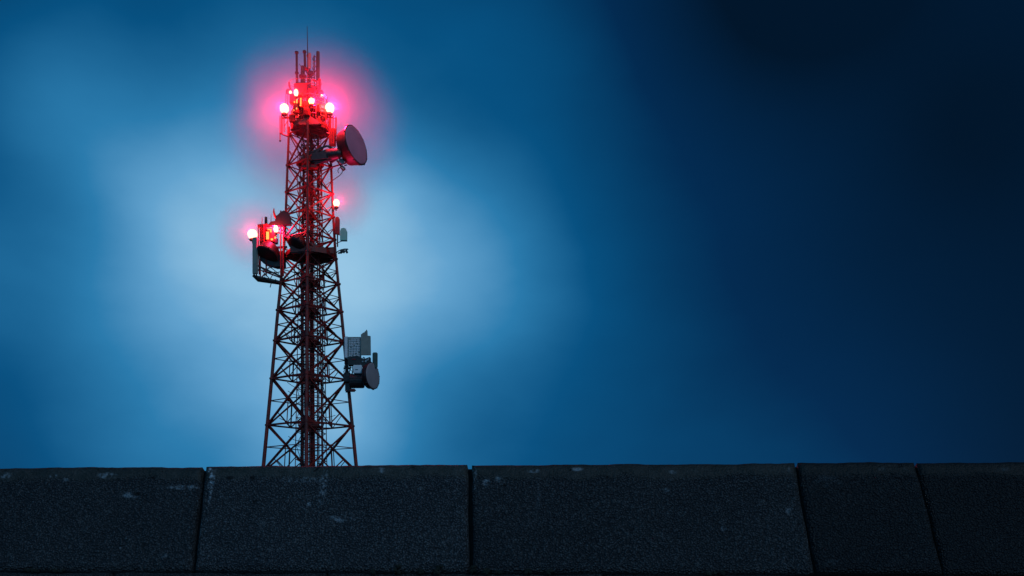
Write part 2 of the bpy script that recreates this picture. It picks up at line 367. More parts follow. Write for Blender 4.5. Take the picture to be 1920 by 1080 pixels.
# clumps of moss in the joint under the top course
moss = B()
for px, w_, h_ in [(745, 10, 15), (788, 6, 6), (822, 9, 14), (885, 11, 13), (912, 8, 10), (936, 5, 5), (990, 12, 8), (1030, 7, 8), (700, 7, 5), (60, 30, 5), (110, 20, 4), (1330, 16, 5), (1355, 9, 7)]:
    s, t = wall_st(px, 1077)
    for q in range(16):
        a = s + random.gauss(0, w_ * .0009); hh = random.random() * h_ * .0034
        cc = W0 + us * a + up * (TB - .02 + hh) + wn * (.004 + .006 * random.random())
        tb = bmesh.new(); bmesh.ops.create_icosphere(tb, subdivisions=1, radius=random.uniform(.006, .012))
        for v in tb.verts: v.co *= random.uniform(.7, 1.25)
        tb.transform(Matrix.Translation(cc)); merge(moss, tb)
tag(link('moss', moss, mat('black_moss', (.010, .013, .008), .95, 0, .4, 40)), 'black moss clumps growing in the joint under the slabs', 'moss', kind='stuff')

# ------------------------------------------------------------------ the tower
AX = P(581.5, 870).x
def Z(py): return P(0, py).z
PROF = [(1049, 108), (870, 84.5), (790, 77), (711, 69.5), (600, 59.5), (530, 52.5), (470, 47), (405, 43.5), (340, 41), (240, 37), (168, 27)]
def hw(py):
    for (y0, a), (y1, c) in zip(PROF, PROF[1:]):
        if y1 <= py <= y0: return (a + (c - a) * (y0 - py) / (y0 - y1)) * M1
    return PROF[-1][1] * M1 if py < 168 else PROF[0][1] * M1
TH = math.radians(7)
def corner(k, py, f=1.0):                    # 0 left, 1 near, 2 right, 3 far
    a = [PI + TH, PI * 1.5 + TH, TH, PI * .5 + TH][k]
    R = hw(py) / math.cos(TH) * f
    ax = AX + (-1.5 * M1) * max(0, (870 - py)) / 630
    return Vector((ax + R * math.cos(a), TY + R * math.sin(a), Z(py)))
tower = Root('lattice_tower', (AX, TY, 0), 'tall red lattice communications tower carrying dishes, antennas and lit red lamps', 'tower')
LV = [1049, 960, 884, 798, 711, 640, 583, 531, 484, 448, 405, 362, 312, 252]
for k in range(4):
    b = B(); ys = [1049.7, 870, 790, 711, 600, 530, 470, 405, 340, 240]
    pts = [corner(k, y) for y in ys]
    path(b, pts, [.125, .115, .11, .105, .098, .09, .085, .078, .075, .07], n=10)
    for y in LV[1:-1]:
        c = corner(k, y); r = .13 if y > 500 else .10
        tube(b, c - Vector((0, 0, .05)), c + Vector((0, 0, .05)), r + .02, n=10)
    box(b, corner(k, 1049.7) + Vector((0, 0, .03)), (.6, .6, .06), bev=.008)
    lg = tower.part('leg', b, RED, smooth=False)
    # concrete footing under each leg
    b = B(); c = corner(k, 1049.7); box(b, (c.x, c.y, -.1), (1.1, 1.1, .2), bev=.02)
    tower.part('footing', b, GREY, parent=lg)
for i in range(len(LV) - 1):
    y0, y1 = LV[i], LV[i + 1]; w = .108 if y0 > 600 else .092 if y0 > 480 else .075
    for k in range(4):
        a0, b0, a1, b1_ = corner(k, y0), corner((k + 1) % 4, y0), corner(k, y1), corner((k + 1) % 4, y1)
        inw = (Vector((AX, TY, a0.z)) - (a0 + b0) / 2).normalized() * w * .75
        b = B()
        bar(b, a0, b1_, w); bar(b, b0 + inw, a1 + inw, w)
        # the crossing point and its light secondary members
        la, lb = (a0 - b0).length, (a1 - b1_).length; f = la / (la + lb); x = a0.lerp(b1_, f)
        m0 = (a0 + b0) / 2
        if y0 > 300:
            bar(b, m0, x, w * .6)
            bar(b, a0.lerp(b1_, f * .5), m0 if y0 > 600 else a0.lerp(a1, .5), w * .5)
            bar(b, b0.lerp(a1, f * .5), m0 if y0 > 600 else b0.lerp(b1_, .5), w * .5)
        if y0 > 520:
            fa = a1.lerp(a0, .48); fb = b1_.lerp(b0, .48)
            bar(b, fa, x, w * .48); bar(b, fb, x, w * .48)
        gx = (b0 - a0).normalized()
        plate(b, [x - gx * .12, x + Vector((0, 0, .10)), x + gx * .12, x - Vector((0, 0, .10))], inw, .03)
        tower.part('cross_brace', b, RED)
        b = B(); bar(b, a1, b1_, w * .95)
        if y1 > 300:
            bar(b, (a1 + b1_) / 2, (b1_ + corner((k + 2) % 4, y1)) / 2, w * .6)
        tower.part('girt', b, RED)
    # gusset plates where both near faces meet the near leg
    for k, sz in ((1, 1.0), (3, .7), (0, .6), (2, .6)):
        b = B()
        for nb in ((k + 1) % 4, (k + 3) % 4):
            c = corner(k, y1); d = (corner(nb, y1) - c).normalized(); s_ = sz * (.62 if y1 > 520 else .42)
            nrm = d.cross(Vector((0, 0, 1)))
            plate(b, [c - d * .03 + Vector((0, 0, .38 * s_)), c + d * s_ * .55 + Vector((0, 0, .26 * s_)), c + d * s_ * .95, c + d * s_ * .55 - Vector((0, 0, .26 * s_)), c - d * .03 - Vector((0, 0, .38 * s_))], nrm, .03)
        tower.part('gusset_plate', b, RED)
# climbing ladder with its hoop cage, cable tray and riser pipes, all inside the lattice
top_y = 256
def inner(dx, dy, py): return Vector((AX + dx, TY + dy, Z(py)))
b = B()
lx = .26
for s_ in (-.2, .2): bar(b, inner(lx + s_, -.15, 1045), inner(lx + s_, -.15, top_y), .06)
z = .6
while z < Z(top_y):
    tube(b, (AX + lx - .2, TY - .15, z), (AX + lx + .2, TY - .15, z), .018, n=6); z += .3
lad = tower.part('ladder', b, RED2)
b = B(); z = 3.0
while z < Z(top_y):
    pts = [Vector((AX + lx + .37 * math.sin(t), TY - .15 - .37 + .37 * math.cos(t) * -1 - 0, z)) for t in [PI * 2 * (i / 14) * .84 + PI * 1.16 for i in range(15)]]
    path(b, pts, .017, 5); z += .62
for t in (1.5, 2.2, 2.9, 3.6, 4.3, 5.0):
    q = PI + t
    tube(b, (AX + lx + .37 * math.sin(q), TY - .52 - .37 * math.cos(q), 3.0), (AX + lx + .37 * math.sin(q), TY - .52 - .37 * math.cos(q), Z(top_y) - .2), .013, n=5)
tower.part('safety_cage', b, RED, parent=lad)
b = B()
for s_ in (-.27, .27): bar(b, inner(-.18 + s_, .1, 1045), inner(-.18 + s_, .1, top_y), .075)
z = .5
while z < Z(top_y):
    box(b, (AX - .18, TY + .1, z), (.54, .04, .05)); z += .45
tray = tower.part('cable_tray', b, RED)
b = B()
for i in range(9):
    x0 = AX - .38 + i * .05; r = random.choice([.016, .022, .028]); pts = []
    stop = Z(random.choice([262, 300, 320, 262, 470]))
    z = .3; ph = random.random() * 6
    while z < stop:
        pts.append(Vector((x0 + math.sin(z * .7 + ph) * .018 + random.gauss(0, .004), TY + .06 - .03 * random.random(), z))); z += .6
    path(b, pts, r, 6)
tower.part('cable_bundle', b, BLACK, parent=tray)
for dx, dy, r, yt, mt in ((-.62, .5, .055, 470, STEEL), (.62, .7, .05, 560, GALV), (.02, .55, .085, 262, RED2), (.47, .3, .035, 640, GALV), (-.42, -.25, .04, 380, RED)):
    b = B(); tube(b, inner(dx, dy, 1047), inner(dx, dy, yt), r, n=8)
    z = 1.0
    while z < Z(yt): tube(b, (AX + dx, TY + dy, z), (AX + dx, TY + dy, z + .08), r * 1.45, n=8); z += 2.4
    tower.part('riser_pipe', b, mt)
# slim inner lattice that carries the climbing gear
for k in range(4):
    sx, sy = ((-1, -1), (1, -1), (1, 1), (-1, 1))[k]; ex, ey = ((1, -1), (1, 1), (-1, 1), (-1, -1))[k]
    b = B(); q = lambda a, b_, py: Vector((AX + .05 + a * (.30 + hw(py) * .17), TY + .1 + b_ * (.30 + hw(py) * .17), Z(py)))
    y = 1045; i = 0
    bar(b, q(sx, sy, 1045), q(sx, sy, 262), .055)
    while y > 275:
        y2 = y - (26 if y > 600 else 20)
        bar(b, q(sx, sy, y) if i % 2 else q(ex, ey, y), q(ex, ey, y2) if i % 2 else q(sx, sy, y2), .035); bar(b, q(sx, sy, y2), q(ex, ey, y2), .032); y = y2; i += 1
    tower.part('inner_lattice', b, RED)
# resting decks inside the mast, level with some of the girts
for y1, wd in ((798, .75), (711, .7), (640, .68), (583, .6), (531, .62), (405, .42), (362, .4)):
    b = B()
    poly_slab(b, [Vector((AX - wd * .75, TY - .75, Z(y1))), Vector((AX + wd * .85, TY - .75, Z(y1))), Vector((AX + wd * .85, TY + .45, Z(y1))), Vector((AX - wd * .75, TY + .45, Z(y1)))], .12)
    for sx in (-wd * .75, wd * .85):
        bar(b, (AX + sx, TY - .75, Z(y1) - .02), (AX + sx * .6, TY - .75, Z(y1) - .45), .06)
    box(b, (AX - .12, TY - .45, Z(y1) - .24), (wd * .8, .35, .26), bev=.02)
    tower.part('rest_deck', b, RED)
# stray cables looped through the lattice
for i in range(48):
    y = random.uniform(270, 860); k = random.randrange(4); f = random.uniform(.1, .9)
    p0 = inner(random.uniform(-.35, .3), .1, y); p1 = corner(k, y + random.uniform(-25, 25)).lerp(corner((k + 1) % 4, y), f)
    b = B(); path(b, curve(p0, p1, (random.uniform(-.1, .1), 0, -random.uniform(.1, .4)), 8), .018, 5)
    tower.part('loose_cable', b, BLACK)

# main service platform at 470 px and the one under the big dish at 312 px
def ring_deck(py, R, nside, th, railh, name='platform', cx=0.0, toe=.14, mt=RED, rot=0.0, infill=False, struts=True):
    z = Z(py); C = Vector((AX + cx, TY, z)); pts = [C + Vector((R * math.cos(rot + 2 * PI * i / nside), R * math.sin(rot + 2 * PI * i / nside), 0)) for i in range(nside)]
    b = B(); poly_slab(b, pts, th)
    for i in range(nside):
        if struts: bar(b, pts[i] - Vector((0, 0, th)), C - Vector((0, 0, th + .35)) + (pts[i] - C) * .45, .06)
        bar(b, pts[i] - Vector((0, 0, th + .03)), pts[(i + 1) % nside] - Vector((0, 0, th + .03)), .08)
    dk = tower.part(name, b, mt)
    if railh:
        b = B()
        for i in range(nside):
            p, q = pts[i], pts[(i + 1) % nside]
            tube(b, p, p + Vector((0, 0, railh)), .025, n=6)
            for h in (railh, railh * .55): tube(b, p + Vector((0, 0, h)), q + Vector((0, 0, h)), .022, n=6)
            box(b, (p + q) / 2 + Vector((0, 0, toe / 2 + .004)), ((q - p).length - .02, .02, toe), rot=Matrix.Rotation(math.atan2((q - p).y, (q - p).x), 3, 'Z'))
            if infill:
                m_ = int((q - p).length / .16)
                for j in range(1, m_): tube(b, p.lerp(q, j / m_), p.lerp(q, j / m_) + Vector((0, 0, railh)), .012, n=5)
        tower.part('railing', b, mt, parent=dk)
    return dk
ring_deck(474, 1.46, 8, .22, 0, rot=TH)
ring_deck(305, .80, 8, .12, 0, rot=TH, struts=False)
ring_deck(241, 1.12, 10, .12, .95, rot=.2, infill=True, struts=False)
ring_deck(212, 1.05, 10, .10, .75, rot=.1, toe=.3, struts=False)
ring_deck(170, .52, 8, .08, .42, rot=.3, struts=False)
# upper head of the tower: posts carrying the crown
b = B()
for k in range(8):
    a = k * PI / 4 + .2
    bar(b, (AX + 1.02 * math.cos(a) - .04, TY + 1.02 * math.sin(a), Z(251)), (AX + .5 * math.cos(a) - .04, TY + .5 * math.sin(a), Z(168)), .07)
for k in range(8):
    a, c = k * PI / 4 + .2, (k + 1) * PI / 4 + .2
    for (ya, ra), (yb, rb) in (((251, 1.02), (225, .86)), ((225, .86), (198, .69)), ((198, .69), (168, .5))):
        bar(b, (AX + ra * math.cos(a) - .04, TY + ra * math.sin(a), Z(ya)), (AX + rb * math.cos(c) - .04, TY + rb * math.sin(c), Z(yb)), .05)
        bar(b, (AX + rb * math.cos(a) - .04, TY + rb * math.sin(a), Z(yb)), (AX + rb * math.cos(c) - .04, TY + rb * math.sin(c), Z(yb)), .05)
tower.part('head_frame', b, RED)
b = B(); pc = P(577.5, 0).x
tube(b, (pc, TY, Z(251)), (pc, TY, Z(168)), .11, n=12); tube(b, (pc, TY, Z(168)), (pc, TY, Z(108)), .06, .045, n=10)
tower.part('centre_mast', b, RED)
# handle frame above the crown: thin ring on four stays
b = B()
rr = [Vector((P(572, 0).x + 1.0 * math.cos(t), TY + .7 * math.sin(t), Z(156.5))) for t in [2 * PI * i / 20 for i in range(21)]]
path(b, rr, .009, 5)
for i in (0, 4, 7, 10, 14, 17): tube(b, rr[i], rr[i] * 1 + Vector((-(rr[i].x - pc) * .3, -(rr[i].y - TY) * .3, -.5)), .009, n=5)
tower.part('hoop_rail', b, RED)

# ------------------------------------------------------------------ lamps
def light(name, loc, power, col, r=.15):
    l_ = bpy.data.lights.new(name, 'POINT'); l_.energy = power; l_.color = col; l_.shadow_soft_size = r
    o = bpy.data.objects.new(name, l_); COL.objects.link(o); o.location = loc; return o
LC = (1.0, .024, .03); LCB = (1.0, .02, .17)
KF, KB = 1.1, 2.1
def lamp(px, py, dy, r, label, power, lens=LENS, stretch=1.12, down=True, stem=None, arm=None, col=LC, group='lit warning lamps on the tower', front=None):
    c = P(px, py, dy); foot = c - Vector((0, 0, r * stretch + .10))
    t = Root('warning_lamp', foot, label, 'lamp', group)
    b = B(); prof = [(-r * stretch * .92, r * .35)] + [(-r * stretch * math.cos(a), r * math.sin(a)) for a in [PI * i / 14 for i in range(2, 14)]] + [(r * stretch, 0)]
    lathe(b, prof, c, (0, 0, 1), 24); t.part('lens', b, lens, smooth=True)
    b = B(); lathe(b, [(-r * stretch - .10, 0), (-r * stretch - .10, r * .62), (-r * stretch - .02, r * .7), (-r * stretch + .0, r * .5), (-r * stretch * .9, r * .45)], c, (0, 0, 1), 20)
    t.part('housing', b, STEEL)
    if arm is not None:
        b = B(); q = foot; tube(b, q, q - Vector((0, 0, .14)), .03, n=8); tube(b, q - Vector((0, 0, .12)), arm, .03, n=8)
        t.part('arm', b, RED)
    if power:
        # the light of the lamp itself, just outside the glass on the open side
        side = 1 if px > 580 else -1
        for off, kk in (((side * .06, -r - .13, 0), KF), ((side * r * .8, r * .9, r * .9), KB)):
            lo = light('lamp_bulb', (0, 0, 0), power * kk, col if kk == KF else LCB, r * .5)
            lo.parent = t.o; lo.location = c + Vector(off) - foot
    return t
lamp(535, 207, -.25, .265, 'big round white-hot lamp at the left edge of the tower head', 900, arm=P(546, 222, -.2), front=(-.1, -.42, .05))
lamp(619.5, 206, -.25, .275, 'big round white-hot lamp at the right edge of the tower head', 900, arm=P(608, 222, -.2), front=(.1, -.42, .05))
lamp(591, 205, -1.15, .16, 'yellow-rimmed lamp in the middle of the tower head railing', 380, lens=LENS_Y, arm=P(590, 216, -1.0))
lamp(561.5, 187, -.95, .13, 'teardrop-shaped lamp on the red cabinet above the yellow lamp', 300, stretch=1.75, arm=P(563, 199, -.6))
lamp(547, 178, -.35, .085, 'small lamp under the curved hook at the top left of the head', 120, arm=P(553, 186, -.2), stretch=1.2)
lamp(606.3, 186.5, -.5, .075, 'small lamp under the bent pipe at the top right of the head', 120, arm=P(600, 194, -.3))
lamp(631, 381, -.05, .19, 'lone lamp high on the right leg above the teal antenna', 150, arm=P(622, 388, 0), stretch=1.2, front=(.15, -.3, 0))
lamp(475, 441, -.2, .29, 'big lamp standing outermost left on the side platform', 250, arm=P(487, 452, -.1), stretch=1.0, front=(-.1, -.42, 0))
lamp(524, 438, -.9, .14, 'teardrop lamp glowing inside the left side platform frame', 200, stretch=1.6, lens=LENS, arm=P(524, 449, -.7))
# indicator windows of the lit equipment
def indicator(bm, px, py, dy, w, h): box(bm, P(px, py, dy), (w, .03, h), bev=.006)

# ------------------------------------------------------------------ equipment in the head
def cabinet(px0, py0, px1, py1, dy, depth, label, mt=RED2, fins=0, lit=(), group='radio cabinets on the tower head', cat='cabinet', name='radio_cabinet'):
    c = P((px0 + px1) / 2, (py0 + py1) / 2, dy); w, h = abs(px1 - px0) * M1, abs(py1 - py0) * M1
    t = Root(name, c - Vector((0, 0, h / 2)), label, cat, group)
    b = B(); box(b, c, (w, depth, h), bev=min(.03, w * .12)); t.part('housing', b, mt)
    if fins:
        b = B()
        for i in range(fins): box(b, c + Vector((-w / 2 + w * (i + .5) / fins, -depth / 2 - .035, 0)), (w / fins * .35, .07, h * .86))
        t.part('cooling_fins', b, mt)
    if lit:
        b = B()
        for (x, y, ww, hh) in lit: box(b, Vector((P(x, 0).x, c.y - depth / 2 - .045, Z(y))), (ww * M1, .05, hh * M1), bev=.01)
        t.part('indicator', b, LENS_O)
    b = B(); tube(b, c + Vector((-w * .3, 0, -h / 2 + .02)), c + Vector((-w * .3, .1, -h / 2 - .18)), .02, n=6); tube(b, c + Vector((w * .25, 0, -h / 2 + .02)), c + Vector((w * .25, .1, -h / 2 - .18)), .02, n=6)
    t.part('cable_gland', b, BLACK)
    return t
cabinet(556, 167, 580, 190, -.62, .35, 'widest red cabinet at the top of the head behind the teardrop lamp')
cabinet(583, 176, 596, 195, -.60, .3, 'narrow red cabinet right of the widest one at the top of the head', fins=4)
cabinet(597, 173, 607, 200, -.15, .35, 'tall red cabinet at the right edge of the head top')
cabinet(546, 182, 556, 200, -.35, .3, 'small orange-lit cabinet at the left edge of the head top', fins=3)
cabinet(557, 203, 567, 226, -1.0, .26, 'finned cabinet with bright windows left of centre on the head railing', fins=0, lit=[(560, 207, 2.4, 3), (564.5, 205.5, 2.2, 7), (564, 219, 2, 3), (559, 222, 1.8, 1.6)])
cabinet(569, 199, 575, 216, -1.05, .24, 'slim cabinet with one bright upright window beside the yellow lamp', lit=[(572, 206, 2.3, 12), (571.5, 213.8, 3, 2)])
cabinet(599, 208, 607, 224, -.9, .26, 'cabinet with tiny lights between the yellow lamp and right lamp', fins=3, lit=[(603, 210, 1.2, 1.6)])
cabinet(577, 219, 588, 232, -1.1, .22, 'low cabinet under the yellow lamp on the head railing', fins=5)
cabinet(548, 226, 558, 240, -.8, .24, 'lowest cabinet at the left of the head deck', fins=4)
# sloped shield roof over the deck
b = B(); c = P(588, 236, -.62)
plate(b, [P(566, 246, -1.2), P(587, 231, -1.05), P(610, 247, -1.2), P(606, 249.5, -1.2), P(570, 249.5, -1.2)], (0, 1, 0), .05)
plate(b, [P(587, 231, -1.04), P(610, 247, -1.18), P(604, 243, -.3), P(587, 229, -.3)], (0, 0, 1), .03)
plate(b, [P(566, 246, -1.18), P(587, 231, -1.04), P(587, 229, -.3), P(569, 243, -.3)], (0, 0, 1), .03)
t = Root('gable_shield', P(588, 249.5, -1.2), 'red gable-shaped shield plate over the head deck', 'shield'); t.part('shield_plate', b, RED)

# rods and antennas standing on the crown
def rod(name, p0, p1, r0, r1, label, mt, collars=(), group=None, cat='antenna', base=True):
    t = Root(name, p0, label, cat, group)
    b = B(); tube(b, p0, p1, r0, r1, n=10); sh = t.part('rod', b, mt)
    if collars:
        b = B()
        for f in collars:
            q = Vector(p0).lerp(Vector(p1), f); tube(b, q - Vector((0, 0, .05)), q + Vector((0, 0, .05)), r0 * 1.55, n=10)
        t.part('collar', b, STEEL)
    b = B(); box(b, Vector(p0) + Vector((0, 0, .06)), (r0 * 4, r0 * 4, .12), bev=.01); t.part('mounting_bracket', b, RED)
    return t
rod('lightning_rod', P(577.2, 107, -.02), P(576, 49.5, -.02), .032, .014, 'thin lightning rod, highest point of the tower', 'x' and STEEL, (.02,), cat='lightning rod')
rod('whip_antenna', P(558.8, 168, -.3), P(558.2, 101, -.3), .075, .068, 'leftmost upright whip antenna on the crown', STEEL, (.40, .97), 'whip antennas on the crown')
rod('whip_antenna', P(573, 133, -.1), P(571.6, 96, -.1), .075, .07, 'whip antenna directly left of the lightning rod', STEEL, (.03, .93), 'whip antennas on the crown')
rod('whip_antenna', P(570.6, 168, -.4), P(570.2, 130, -.4), .15, .11, 'short thick whip antenna below the lightning rod', STEEL, (.5,), 'whip antennas on the crown')
def panel(px, py0, py1, dy, w, dpt, label, mt, yaw=0.0, group=None, pipe=True, lean=0.0, round_top=False, pipe_to=None, name='panel_antenna', cat='antenna', side=-1):
    h = (py1 - py0) * M1; c = P(px, (py0 + py1) / 2, dy); R = Matrix.Rotation(yaw, 3, 'Z') @ Matrix.Rotation(lean, 3, 'Y')
    t = Root(name, c - Vector((0, 0, h / 2)), label, cat, group)
    b = B()
    if round_top:
        prof = [(-w / 2, -h / 2), (w / 2, -h / 2), (w / 2, h / 2 - w * .45), (w * .32, h / 2 - w * .1), (0, h / 2), (-w * .32, h / 2 - w * .1), (-w / 2, h / 2 - w * .45)]
        plate(b, [c + R @ Vector((x, 0, z)) for x, z in prof], R @ Vector((0, 1, 0)), dpt)
    else: box(b, c, (w, dpt, h), rot=R, bev=min(w, dpt) * .22)
    t.part('radome', b, mt)
    if pipe:
        b = B(); o_ = R @ Vector((w * .1 * side, dpt / 2 + .09, 0)); z1 = Z(pipe_to) if pipe_to else c.z - h / 2 - .15
        tube(b, Vector((c.x + o_.x, c.y + o_.y, z1)), Vector((c.x + o_.x, c.y + o_.y, c.z + h / 2 - .05)), .04, n=8)
        t.part('pole', b, STEEL)
        b = B()
        for f in (-.32, .32): box(b, c + o_ * .6 + Vector((0, 0, h * f)), (.10, .18, .06), bev=.008)
        t.part('clamp', b, STEEL)
    return t
panel(582, 103, 132, -.25, .17, .12, 'pale pink-lit panel antenna right of the lightning rod', GREY, group='panel antennas on the crown', pipe_to=168)
panel(597.8, 100, 155, -.25, .19, .14, 'tallest dark panel antenna at the right of the crown', STEEL, yaw=.5, group='panel antennas on the crown', pipe_to=192)
panel(601, 152, 178, -.3, .15, .12, 'short red panel antenna below the tallest dark one', RED2, group='panel antennas on the crown', pipe_to=190)
t = Root('dipole_antenna', P(590, 168, -.1), 'slender antenna with looped dipole elements between two crown panels', 'antenna')
b = B(); tube(b, P(590, 168, -.1), P(589.6, 105, -.1), .035, .03, n=8); t.part('pole', b, STEEL)
for y in (113, 122, 131, 140):
    b = B(); c = P(591, y, -.15); path(b, [c + Vector((.11 * math.cos(a), -.02, .16 * math.sin(a))) for a in [2 * PI * i / 14 for i in range(15)]], .02, 6)
    tube(b, c + Vector((-.11, 0, 0)), P(589.8, y, -.1), .018, n=6); t.part('dipole_loop', b, GALV if y in (122, 140) else STEEL)
b = B()
for y0, y1, x0, x1 in ((136, 150, 574, 590), (150, 137, 578, 594), (146, 156, 582, 596), (124, 137, 563, 577)): path(b, curve(P(x0, y0, -.3), P(x1, y1, -.3), (0, 0, -.08), 6), .03 if x0 > 570 else .015, 6)
t.part('jumper_cable', b, BLACK)
b = B(); box(b, P(584, 141, -.25), (.30, .2, .26), bev=.03); t.part('junction_box', b, STEEL)
# hook on the left of the crown and bent pipe on the right
t = Root('conduit_hook', P(541.5, 190, -.2), 'curved conduit hook and junction box at the upper left of the head', 'conduit')
b = B(); path(b, [P(543.6, 157, -.2), P(543.4, 162, -.2), P(544.2, 166, -.2), P(546, 169.5, -.2), P(548.5, 172, -.2), P(549.5, 176, -.2)], .05, 8)
t.part('hook', b, RED2)
b = B(); box(b, P(542.5, 175, -.2), (.28, .25, .32), bev=.06); t.part('junction_box', b, STEEL)
b = B(); tube(b, P(538.2, 171, -.2), P(537, 196, -.2), .022, n=6); tube(b, P(541, 180, -.2), P(540.5, 252, -.2), .022, n=6); t.part('conduit', b, RED)
t = Root('bent_pipe', P(615, 215, -.3), 'bent pipe arching over the right side of the head', 'pipe')
b = B(); path(b, [P(605.8, 187, -.3), P(606.5, 184.5, -.3), P(609, 182.3, -.3), P(612, 182.5, -.3), P(613.8, 186, -.3), P(614.6, 194, -.3), P(615, 215, -.3)], .045, 8); t.part('pipe', b, RED2)
# antenna outriggers left and right of the head
def outrigger(pipes, arms, knob, label, px, py):
    t = Root('outrigger_frame', P(px, py, -.2), label, 'bracket', 'outrigger frames beside the tower head')
    for (x, y0, y1, r) in pipes:
        b = B(); tube(b, P(x, y0, -.2), P(x, y1, -.2), r, n=8); t.part('pipe', b, RED2)
    b = B()
    for (x0, y0, x1, y1, r) in arms: path(b, [P(x0, y0, -.2), P((x0 + x1) / 2, (y0 + y1) / 2 + .4, -.15), P(x1, y1, -.1)], r, 6)
    t.part('arm', b, RED)
    if knob:
        b = B(); tb = bmesh.new(); bmesh.ops.create_uvsphere(tb, u_segments=12, v_segments=8, radius=.06); tb.transform(Matrix.Translation(P(*knob, -.2))); merge(b, tb); t.part('end_knob', b, STEEL)
outrigger([(526.6, 220, 266, .032), (530, 218, 252, .05), (534, 214, 250, .035), (541, 222, 258, .03)], [(526.6, 252, 541, 257, .05), (530, 224, 546, 222, .04), (534, 240, 541, 226, .025)], (526.6, 266.5), 'pipe outrigger frame under the left head lamp', 526.6, 266)
outrigger([(620.6, 219, 262, .06), (625.5, 220, 250, .03), (631, 222, 258, .045)], [(612, 222, 631, 222, .05), (612, 252, 631, 256, .06), (620, 226, 614, 246, .03)], None, 'pipe outrigger frame under the right head lamp', 620.6, 262)
cabinet(618, 243, 630, 275, -.1, .3, 'tall pink-lit cabinet between the right leg and the big dish', mt=RED2, fins=3, group='radio cabinets on the tower head')

# ------------------------------------------------------------------ drum-shaped microwave dishes
def dish(center_px, dy, R, axis, depth, label, name='microwave_dish', back_r=.75, face=RADOME, shr=SHROUD, arms=(), dome=.05, group='drum-shaped microwave dishes', hub=True):
    ax = Vector(axis).normalized(); c = P(*center_px, dy); bk = c - ax * depth
    t = Root(name, bk, label, 'dish antenna', group)
    b = B(); lathe(b, [(-depth - .05, 0), (-depth - .05, R * .28), (-depth * .92, R * back_r * .7), (-depth * .80, R * back_r), (-depth * .5, R * (back_r + .97) / 2), (-.10, R * .985), (-.10, R * 1.01), (0.0, R * 1.01), (.012, R * .97)], c, ax, 56)
    t.part('shroud', b, shr, smooth=False)
    b = B(); lathe(b, [(-.02, R * .965), (.014, R * .96)] + [(.014 + dome * math.sqrt(max(0, 1 - q * q)), R * .95 * q) for q in (.97, .9, .75, .5, .25)] + [(.014 + dome, 0)], c, ax, 56)
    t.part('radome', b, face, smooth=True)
    if hub:
        b = B(); tube(b, bk - ax * .02, bk - ax * .38, R * .22, R * .18, n=16); box(b, bk - ax * .42, (.3, .3, .34), bev=.03); t.part('feed_hub', b, STEEL)
    if arms:
        b = B()
        for p0, p1, r in arms: tube(b, p0, p1, r, n=8)
        t.part('mount', b, STEEL)
    # edge clamps round the rim
    b = B(); q = ax.to_track_quat('Z', 'Y').to_matrix()
    for k in range(12):
        a = 2 * PI * k / 12 + .1
        box(b, c - ax * .05 + q @ Vector((math.cos(a) * R * 1.02, math.sin(a) * R * 1.02, 0)), (.05, .05, .10), rot=q)
    t.part('rim_clamp', b, STEEL)
    return t
a1 = Vector((math.sin(math.radians(66)), -math.cos(math.radians(66)), .17))
dish((669.5, 275.5), -.3, 1.17, a1, .95, 'largest drum dish, high on the right just below the tower head', back_r=.84,
     arms=[(P(640, 292, 0), P(618, 304, .1), .09), (P(640, 262, 0), P(620, 262, .1), .06), (P(650, 309, -.3), P(616, 318, -.2), .05), (P(640, 292, 0), P(640, 258, 0), .07)])
b = B(); box(b, P(652, 239.3, -.35), (.28, .16, .09), rot=Matrix.Rotation(-.25, 3, 'Y'), bev=.04)
t = Root('rim_glint', P(652, 241, -.35), 'modelled white cap sitting on top of the largest dish', 'highlight'); t.part('highlight', b, WHITE)  # reflected highlight on the dish rim, modelled as a white piece
# dark mounting gear between the big dish and the mast
t = Root('dish_mount', P(610, 318, -.6), 'dark cluster of mounting gear left of the largest dish', 'mount')
b = B(); box(b, P(600, 305, -.8), (1.35, .55, .62), rot=Matrix.Rotation(-.12, 3, 'Y'), bev=.10); t.part('housing', b, STEEL)
b = B(); lathe(b, [(-.5, 0), (-.5, .28), (-.1, .36), (.55, .30), (.75, .18), (.75, 0)], P(622, 299, -.7), (1, -.15, .08), 24); t.part('waveguide_drum', b, STEEL)
b = B()
for p0, p1 in ((P(590, 297, -1), P(618, 283, -.8)), (P(596, 318, -.9), P(630, 306, -.8)), (P(618, 283, -.8), P(636, 290, -.5)), (P(584, 312, -1), P(606, 292, -1))): bar(b, p0, p1, .09)
t.part('strut', b, STEEL)
b = B(); box(b, P(587, 324, -.9), (.85, .4, .16), bev=.03); box(b, P(579, 303, -.6), (.5, .4, .5), bev=.05); t.part('base_box', b, RED)
t = Root('feed_clamp', P(645, 322, -.4), 'small metal clamp with a looping cable hanging under the largest dish', 'clamp')
b = B(); tube(b, P(634, 306, -.5), P(647, 324, -.4), .05, n=8); box(b, P(645, 320, -.4), (.22, .16, .30), rot=Matrix.Rotation(-.7, 3, 'Y'), bev=.03); box(b, P(650, 314.5, -.4), (.16, .1, .05), rot=Matrix.Rotation(-.3, 3, 'Y'), bev=.01); t.part('clamp_body', b, STEEL)
b = B(); tube(b, P(643.5, 308.5, -.55), P(640.5, 309, -.35), .17, n=16); tube(b, P(647.2, 323, -.52), P(643.4, 319, -.52), .045, n=8); t.part('fitting', b, GALV)
b = B(); path(b, [P(645, 324, -.4), P(643, 329, -.4), P(639, 333.5, -.4), P(633, 337, -.35), P(627, 339, -.2), P(621, 341, 0)], .022, 6)
path(b, [P(641, 318, -.4), P(637, 321, -.4), P(635.5, 325, -.4), P(637, 329, -.4)], .022, 6); t.part('cable', b, BLACK)

